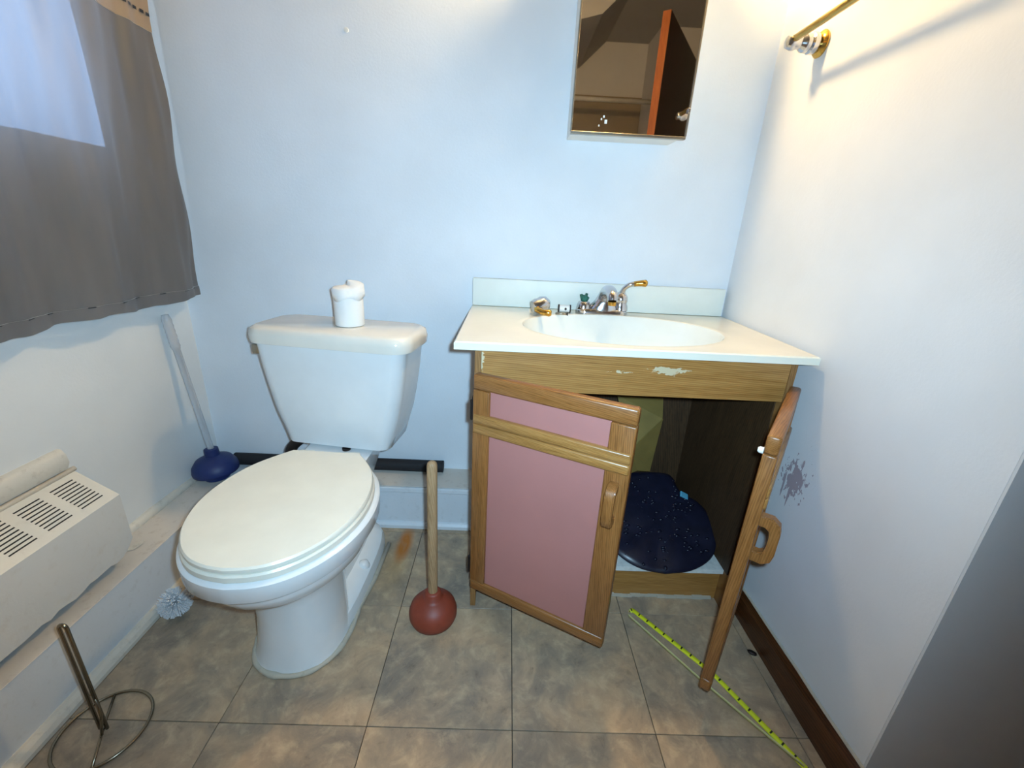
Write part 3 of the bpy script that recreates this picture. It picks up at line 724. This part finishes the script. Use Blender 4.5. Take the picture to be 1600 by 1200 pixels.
struct(obj('trim_5', loft(NB(), [[(WL - .001 + dx, y, z) for dx, z in ((0, zk + .012), (.012, zk + .014), (.020, zk + .03), (.018, zk + .05), (.010, zk + .062), (0, zk + .064))] for y in (HY0, HY1 - .02, HY1 - .012)]), 'trimwhite', None, True, 50))

# ---------------------------------------------------------------- curtain in front of the window
CXP = -.932; CY1 = .106; CY0 = -1.02; CBZ = .755; BANDZ = 1.42; CTOP = 1.98
def cur(y, z):
    s = (CTOP - z) / (CTOP - CBZ)
    return CXP + (.004 + .007 * s) * math.sin(y * 26 + 1.6 * math.sin(z * 3)) + .003 * math.sin(y * 61 + z * 9) + .002 * math.sin(y * 120 - z * 14) - .012 * math.exp(-((y - CY1) / .05) ** 2)
cu = thing('curtain', 'grey satin window curtain with beige black-dashed band on the left wall', 'curtain', (CXP, -.45, CTOP))
cinv = Matrix.Translation((-CXP, .45, -CTOP))
def cloth_part(name, z0, z1, mat, nz, off=0., ragged=False, ya=CY0, yb=CY1, ny=150):
    bm = NB(); rows = []
    for j in range(nz + 1):
        z = z1 + (z0 - z1) * j / nz; row = []
        for i in range(ny + 1):
            y = ya + (yb - ya) * i / ny
            zz = z
            if ragged: zz += (.003 * math.sin(y * 17) + .002 * math.sin(y * 51)) * (j / nz)
            edge = .006 * math.sin(z * 21) * math.exp(-((y - yb) / .03) ** 2)
            row.append((cur(y, z) + off, y + edge, zz))
        rows.append(row)
    loft(bm, rows, False, False, False)
    o = obj(name, bm, mat, cu, True); o.matrix_parent_inverse = cinv
    return o
cloth_part('panel', CBZ + .028, BANDZ, 'curtain', 30)
cloth_part('hem', CBZ, CBZ + .028, 'curtain', 4, .0022, True)
cloth_part('band', BANDZ, CTOP, 'curtain_band', 20, .0012)
bm = NB()
for zc in (BANDZ + .036, BANDZ + .075, BANDZ + .19, BANDZ + .23):
    y = CY1 - .006
    while y > CY0:
        q = [(cur(yy, zc) + .0035, yy, zc + dz) for yy, dz in ((y, -.0035), (y, .0035), (y - .011, .0035), (y - .011, -.0035))]
        bm.faces.new([bm.verts.new(p) for p in q]); y -= .019
o = obj('dashed_stitching', bm, 'dash', cu); o['kind'] = 'stuff'; o.matrix_parent_inverse = cinv
bm = NB(); y = CY1 - .04
while y > CY0:
    tube(bm, [(cur(yy, CBZ + .028) + .0035, yy, CBZ + .027) for yy in (y, y - .007, y - .014)], .0012, 5); y -= .05 + .03 * random.random()
o = obj('hem_stitches', bm, 'dash', cu); o['kind'] = 'stuff'; o.matrix_parent_inverse = cinv
o = obj('rod', tube(NB(), [(CXP, CY0 - .03, CTOP + .008), (CXP, CY1 + .008, CTOP + .008)], .009, 12), 'rod', cu, True); o.matrix_parent_inverse = cinv

# ---------------------------------------------------------------- mirror cabinet
MX0, MX1, MZ0, MZ1, MY = .143, .437, 1.229, 1.70, .0
mc = thing('mirror_cabinet', 'narrow mirrored medicine cabinet on the wall above the sink', 'mirror cabinet', ((MX0 + MX1) / 2, WY, MZ0))
minv = Matrix.Translation((-(MX0 + MX1) / 2, -WY, -MZ0))
def mp_(n_, bm, m, **k): o = obj(n_, bm, m, mc, **k); o.matrix_parent_inverse = minv; return o
mp_('case', B(MX0 + .004, MX1 - .004, MY + .012, WY - .001, MZ0 + .004, MZ1 - .004, .002), 'cabwhite')
mp_('mirror_glass', B(MX0 + .003, MX1 - .003, MY, MY + .006, MZ0 + .003, MZ1 - .003), 'mirror')
mp_('backing', B(MX0 + .002, MX1 - .002, MY + .0062, MY + .0118, MZ0 + .002, MZ1 - .002), 'darkmetal')
for n_, a in (('bottom_channel', (MX0, MX1, MY - .003, MY + .013, MZ0 - .002, MZ0 + .0045)), ('top_channel', (MX0, MX1, MY - .003, MY + .013, MZ1 - .0045, MZ1 + .002)),
              ('edge_strip', (MX1 - .003, MX1 + .001, MY - .003, MY + .013, MZ0 + .005, MZ1 - .005)), ('edge_strip', (MX0 - .001, MX0 + .0025, MY - .002, MY + .013, MZ0 + .005, MZ1 - .005))):
    mp_(n_, B(*a, .0008, 1), 'nickel')
k_ = hit(1076, 174, 1, MY); mp_('clip', B(k_.x - .004, k_.x + .003, MY - .0065, MY - .0031, k_.z - .005, k_.z + .006, .001, 1), 'chrome')
bm = NB()
for u, v, rr in ((947, 190, .004), (944, 182, .0025), (940, 186, .002), (936, 196, .0018)):
    p = hit(u, v, 1, MY); box(bm, p.x - rr, p.x + rr * .6, MY - .0006, MY - .0001, p.z - rr * 1.2, p.z + rr)
mp_('dried_splash', bm, 'whitebit')

# ---------------------------------------------------------------- towel bar
BX, BZ, BY0, BY1 = .620, 1.424, -.066, -.62
tb = thing('towel_bar', 'brass towel bar on chrome brackets on the right wall', 'towel bar', (wallx(-.3), (BY0 + BY1) / 2, BZ))
tinv = Matrix.Translation((-wallx(-.3), -(BY0 + BY1) / 2, -BZ))
o = obj('bar', tube(NB(), [(BX, BY0 + .006, BZ), (BX, BY1 - .006, BZ)], .0075, 16), 'brassbar', tb, True, 40); o.matrix_parent_inverse = tinv
for y in (BY0, BY1):
    wx = wallx(y); mtx = Matrix.Translation((wx, y, BZ - .004)) @ Matrix.Rotation(-math.pi / 2, 4, 'Y'); Lb = wx - BX
    o = obj('wall_plate', lathe(NB(), [(.026, .0003), (.027, .004), (.022, .010), (.016, .012)], 28, mtx), 'gold', tb, True, 40); o.matrix_parent_inverse = tinv
    o = obj('bracket', lathe(NB(), [(.018, .0121), (.021, .018), (.021, .027), (.017, .030), (.019, .034), (.018, .044), (.013, .050), (.0125, .056), (.015, .062), (.0155, Lb), (.012, Lb + .011), (.004, Lb + .014)], 28, mtx), 'chrome', tb, True, 40); o.matrix_parent_inverse = tinv

# ---------------------------------------------------------------- things in the cabinet and on the floor
# navy mat curling up from the cabinet floor
cz0 = .1165; yf_ = -.286
def matpt(u, v):
    """pixel ray met with the sloping plane on which the mat leans"""
    d = towld(_img(u, v)); sl_ = (.30 - cz0) / (.06 - yf_)
    t_ = (cz0 + sl_ * (CAM.y - yf_) - CAM.z) / (d.z - sl_ * d.y); return CAM + d * t_
outl = [matpt(u, v) for u, v in ((1040, 897), (1080, 892), (1110, 874), (1119, 848), (1112, 812), (1090, 785), (1062, 768), (1046, 742), (1010, 738), (978, 742), (955, 770), (948, 815), (955, 850), (972, 872), (1002, 889))]
cl = smoothcurve(outl + [outl[0]], 4)[:-1]; cc_ = sum(cl, Vector()) / len(cl)
nrm = (outl[3] - outl[0]).cross(outl[7] - outl[0]).normalized(); nrm = nrm if nrm.z > 0 else -nrm
mt = thing('bath_mat', 'dark navy pebbled vinyl mat folded inside the open vanity', 'mat', (cc_.x, cc_.y, cz0))
iv = Matrix.Translation((-cc_.x, -cc_.y, -cz0))
bm = NB(); rings = []
for s, h in ((.97, -.002), (1.0, 0.), (.99, .003), (.9, .005), (.7, .006), (.45, .006), (.2, .006)):
    rings.append([cc_ + (p - cc_) * s + nrm * (h + .004 * math.sin(k * .5) * (s < .95) * s) for k, p in enumerate(cl)])
loft(bm, rings); o = obj('sheet', bm, 'mat', mt, True); o.matrix_parent_inverse = iv
bm = NB()
for i in range(150):
    k = random.randrange(len(cl)); s = math.sqrt(random.random()) * .93
    p = cc_ + (cl[k] - cc_) * s + nrm * .0045
    m_ = Matrix.Translation(p) @ nrm.to_track_quat('Z', 'Y').to_matrix().to_4x4() @ Matrix.Diagonal((random.uniform(.005, .009), random.uniform(.004, .006), .0035, 1))
    bmesh.ops.create_icosphere(bm, subdivisions=1, radius=1, matrix=m_)
o = obj('pebbles', bm, 'mat', mt, True); o['kind'] = 'stuff'; o.matrix_parent_inverse = iv
cy = matpt(1067, 777) + nrm * .012
bm = NB(); box(bm, -.016, .014, -.003, .003, -.009, .009, .002); wr = obj('wrapper', bm, 'cyan'); wr.location = cy; wr.rotation_euler = (-.9, .5, .1)
tag(wr, 'small cyan plastic wrapper at the upper edge of the navy mat', 'wrapper')
# yellowish cardboard sheet, folded, leaning inside on the left
fa = [hit(u, v, 1, -.02) for u, v in ((1036, 655), (1003, 680), (988, 742), (1012, 728))]
fb = [hit(u, v, 1, .03) for u, v in ((1040, 622), (990, 618))]
cd = thing('cardboard_piece', 'folded yellowish cardboard piece standing behind the navy mat inside the vanity', 'cardboard', (fa[2].x, -.02, .262))
civ = Matrix.Translation((-fa[2].x, .02, -.262))
bm = NB()
pts = [Vector((fa[0].x, -.02, fa[0].z)), Vector((fa[1].x - .04, -.06, fa[1].z - .03)), Vector((fa[2].x - .06, -.06, .262)), Vector((fa[2].x + .01, -.03, .275)), Vector((fa[3].x + .01, -.02, fa[3].z - .02))]
bm.faces.new([bm.verts.new(p) for p in pts]); o = obj('front_flap', bm, 'card', cd); o.matrix_parent_inverse = civ
o.modifiers.new('thick', 'SOLIDIFY').thickness = .003
bm = NB(); pts = [Vector((fa[0].x, -.016, fa[0].z)), Vector((fb[0].x, .05, fb[0].z + .0)), Vector((fb[1].x - .05, .04, fb[0].z)), Vector((fa[1].x - .04, -.056, fa[1].z - .03))]
bm.faces.new([bm.verts.new(p) for p in pts]); o = obj('rear_flap', bm, 'card', cd); o.matrix_parent_inverse = civ
o.modifiers.new('thick', 'SOLIDIFY').thickness = .003

# tape measure blade, doubled back on itself on the floor
A = hit(990, 953, 2, .006); Bp = hit(1285, 1225, 2, .006)
A2 = hit(984, 963, 2, .006); C2 = hit(1107, 1073, 2, .005); B2 = hit(1257, 1199, 2, .004)
C1 = hit(1114, 1051, 2, .006); run1 = [Bp.lerp(C1, k / 8) for k in range(8)] + [C1.lerp(A, k / 8) for k in range(9)]; run2 = [A2.lerp(C2, k / 8) for k in range(8)] + [C2.lerp(B2, k / 8) for k in range(9)]
fd = (A - Bp).normalized(); mid = (A + A2) / 2 + fd * .007
def arc3(): 
    return [A + fd * .004, mid + (A - mid).normalized() * .003 + fd * .001, mid + fd * .002, A2 + fd * .004]
path = run1 + arc3() + run2; W = .0105
tp_ = thing('tape_measure_blade', 'yellow tape measure blade lying folded back on the floor', 'tape measure', (A.x, A.y, 0))
tiv = Matrix.Translation((-A.x, -A.y, 0))
def ribbon(name, idx, mat, tilt_fn, parent):
    bm = NB(); uvl = bm.loops.layers.uv.new('uv'); prev = None; dist = 0; last = None
    for i in idx:
        p = path[i]; d = (path[min(i + 1, len(path) - 1)] - path[max(i - 1, 0)]).normalized(); sd = d.cross(Vector((0, 0, 1))).normalized()
        ta = tilt_fn(i); wv = (sd * math.cos(ta) + Vector((0, 0, 1)) * math.sin(ta)) * W
        if last is not None: dist += (p - last).length
        last = p; lo = Vector((p.x, p.y, .0012)); pair = (bm.verts.new(lo - wv * (.5 if ta < .8 else 0) + Vector((0, 0, abs(wv.z) * .5 if ta < .8 else 0))), bm.verts.new(lo + wv * (.5 if ta < .8 else 1) + Vector((0, 0, abs(wv.z) * .5 if ta < .8 else 0))), dist)
        if prev:
            f_ = bm.faces.new((prev[0], prev[1], pair[1], pair[0]))
            for lp_, (uu, vv2) in zip(f_.loops, ((prev[2], 0), (prev[2], 1), (pair[2], 1), (pair[2], 0))): lp_[uvl].uv = (uu, vv2)
        prev = pair
    o = obj(name, bm, mat, parent, True); o.matrix_parent_inverse = tiv
    o.modifiers.new('thick', 'SOLIDIFY').thickness = .0004; return o
ribbon('printed_run', range(0, 19), 'tape', lambda i: .35, tp_)
ribbon('back_run', range(18, len(path)), 'tapeback', lambda i: 1.45, tp_)

dp_ = hit(1182, 1022, 2, 0)
bm = NB(); bmesh.ops.create_icosphere(bm, subdivisions=2, radius=1, matrix=Matrix.Diagonal((.012, .007, .004, 1)))
for v in bm.verts: v.co *= 1 + random.uniform(-.15, .15)
dx = obj('dark_scrap', bm, 'darkmetal', None, True); dx.location = (dp_.x - .012, dp_.y, .0042); dx.rotation_euler = (0, 0, -.6)
tag(dx, 'small dark scrap on the floor beside the brown skirting', 'debris')
fp = hit(212, 855, 2, LZ)
bm = NB(); bm.faces.new([bm.verts.new((x, y, z)) for x, y, z in ((-.02, -.004, .002), (-.006, -.011, .001), (.016, -.004, .004), (.02, .008, .006), (.0, .010, .003), (-.016, .006, .001))])
pcx = obj('paint_flake', bm, 'trimwhite'); pcx.modifiers.new('thick', 'SOLIDIFY').thickness = .001; pcx.location = (fp.x, fp.y, LZ + .0008); pcx.rotation_euler = (0, 0, .9)
tag(pcx, 'curled white paint flake on the ledge at the heater end', 'paint flake')
wn = hit(541, 47, 1, WY)
an = obj('wall_anchor', lathe(NB(), [(.0065, -.001), (.006, .0015), (.003, .002)], 14, Matrix.Translation(wn) @ Matrix.Rotation(math.pi / 2, 4, 'X')), 'cabwhite', None, True, 40)
tag(an, 'tiny white screw anchor in the back wall above the toilet', 'wall anchor')
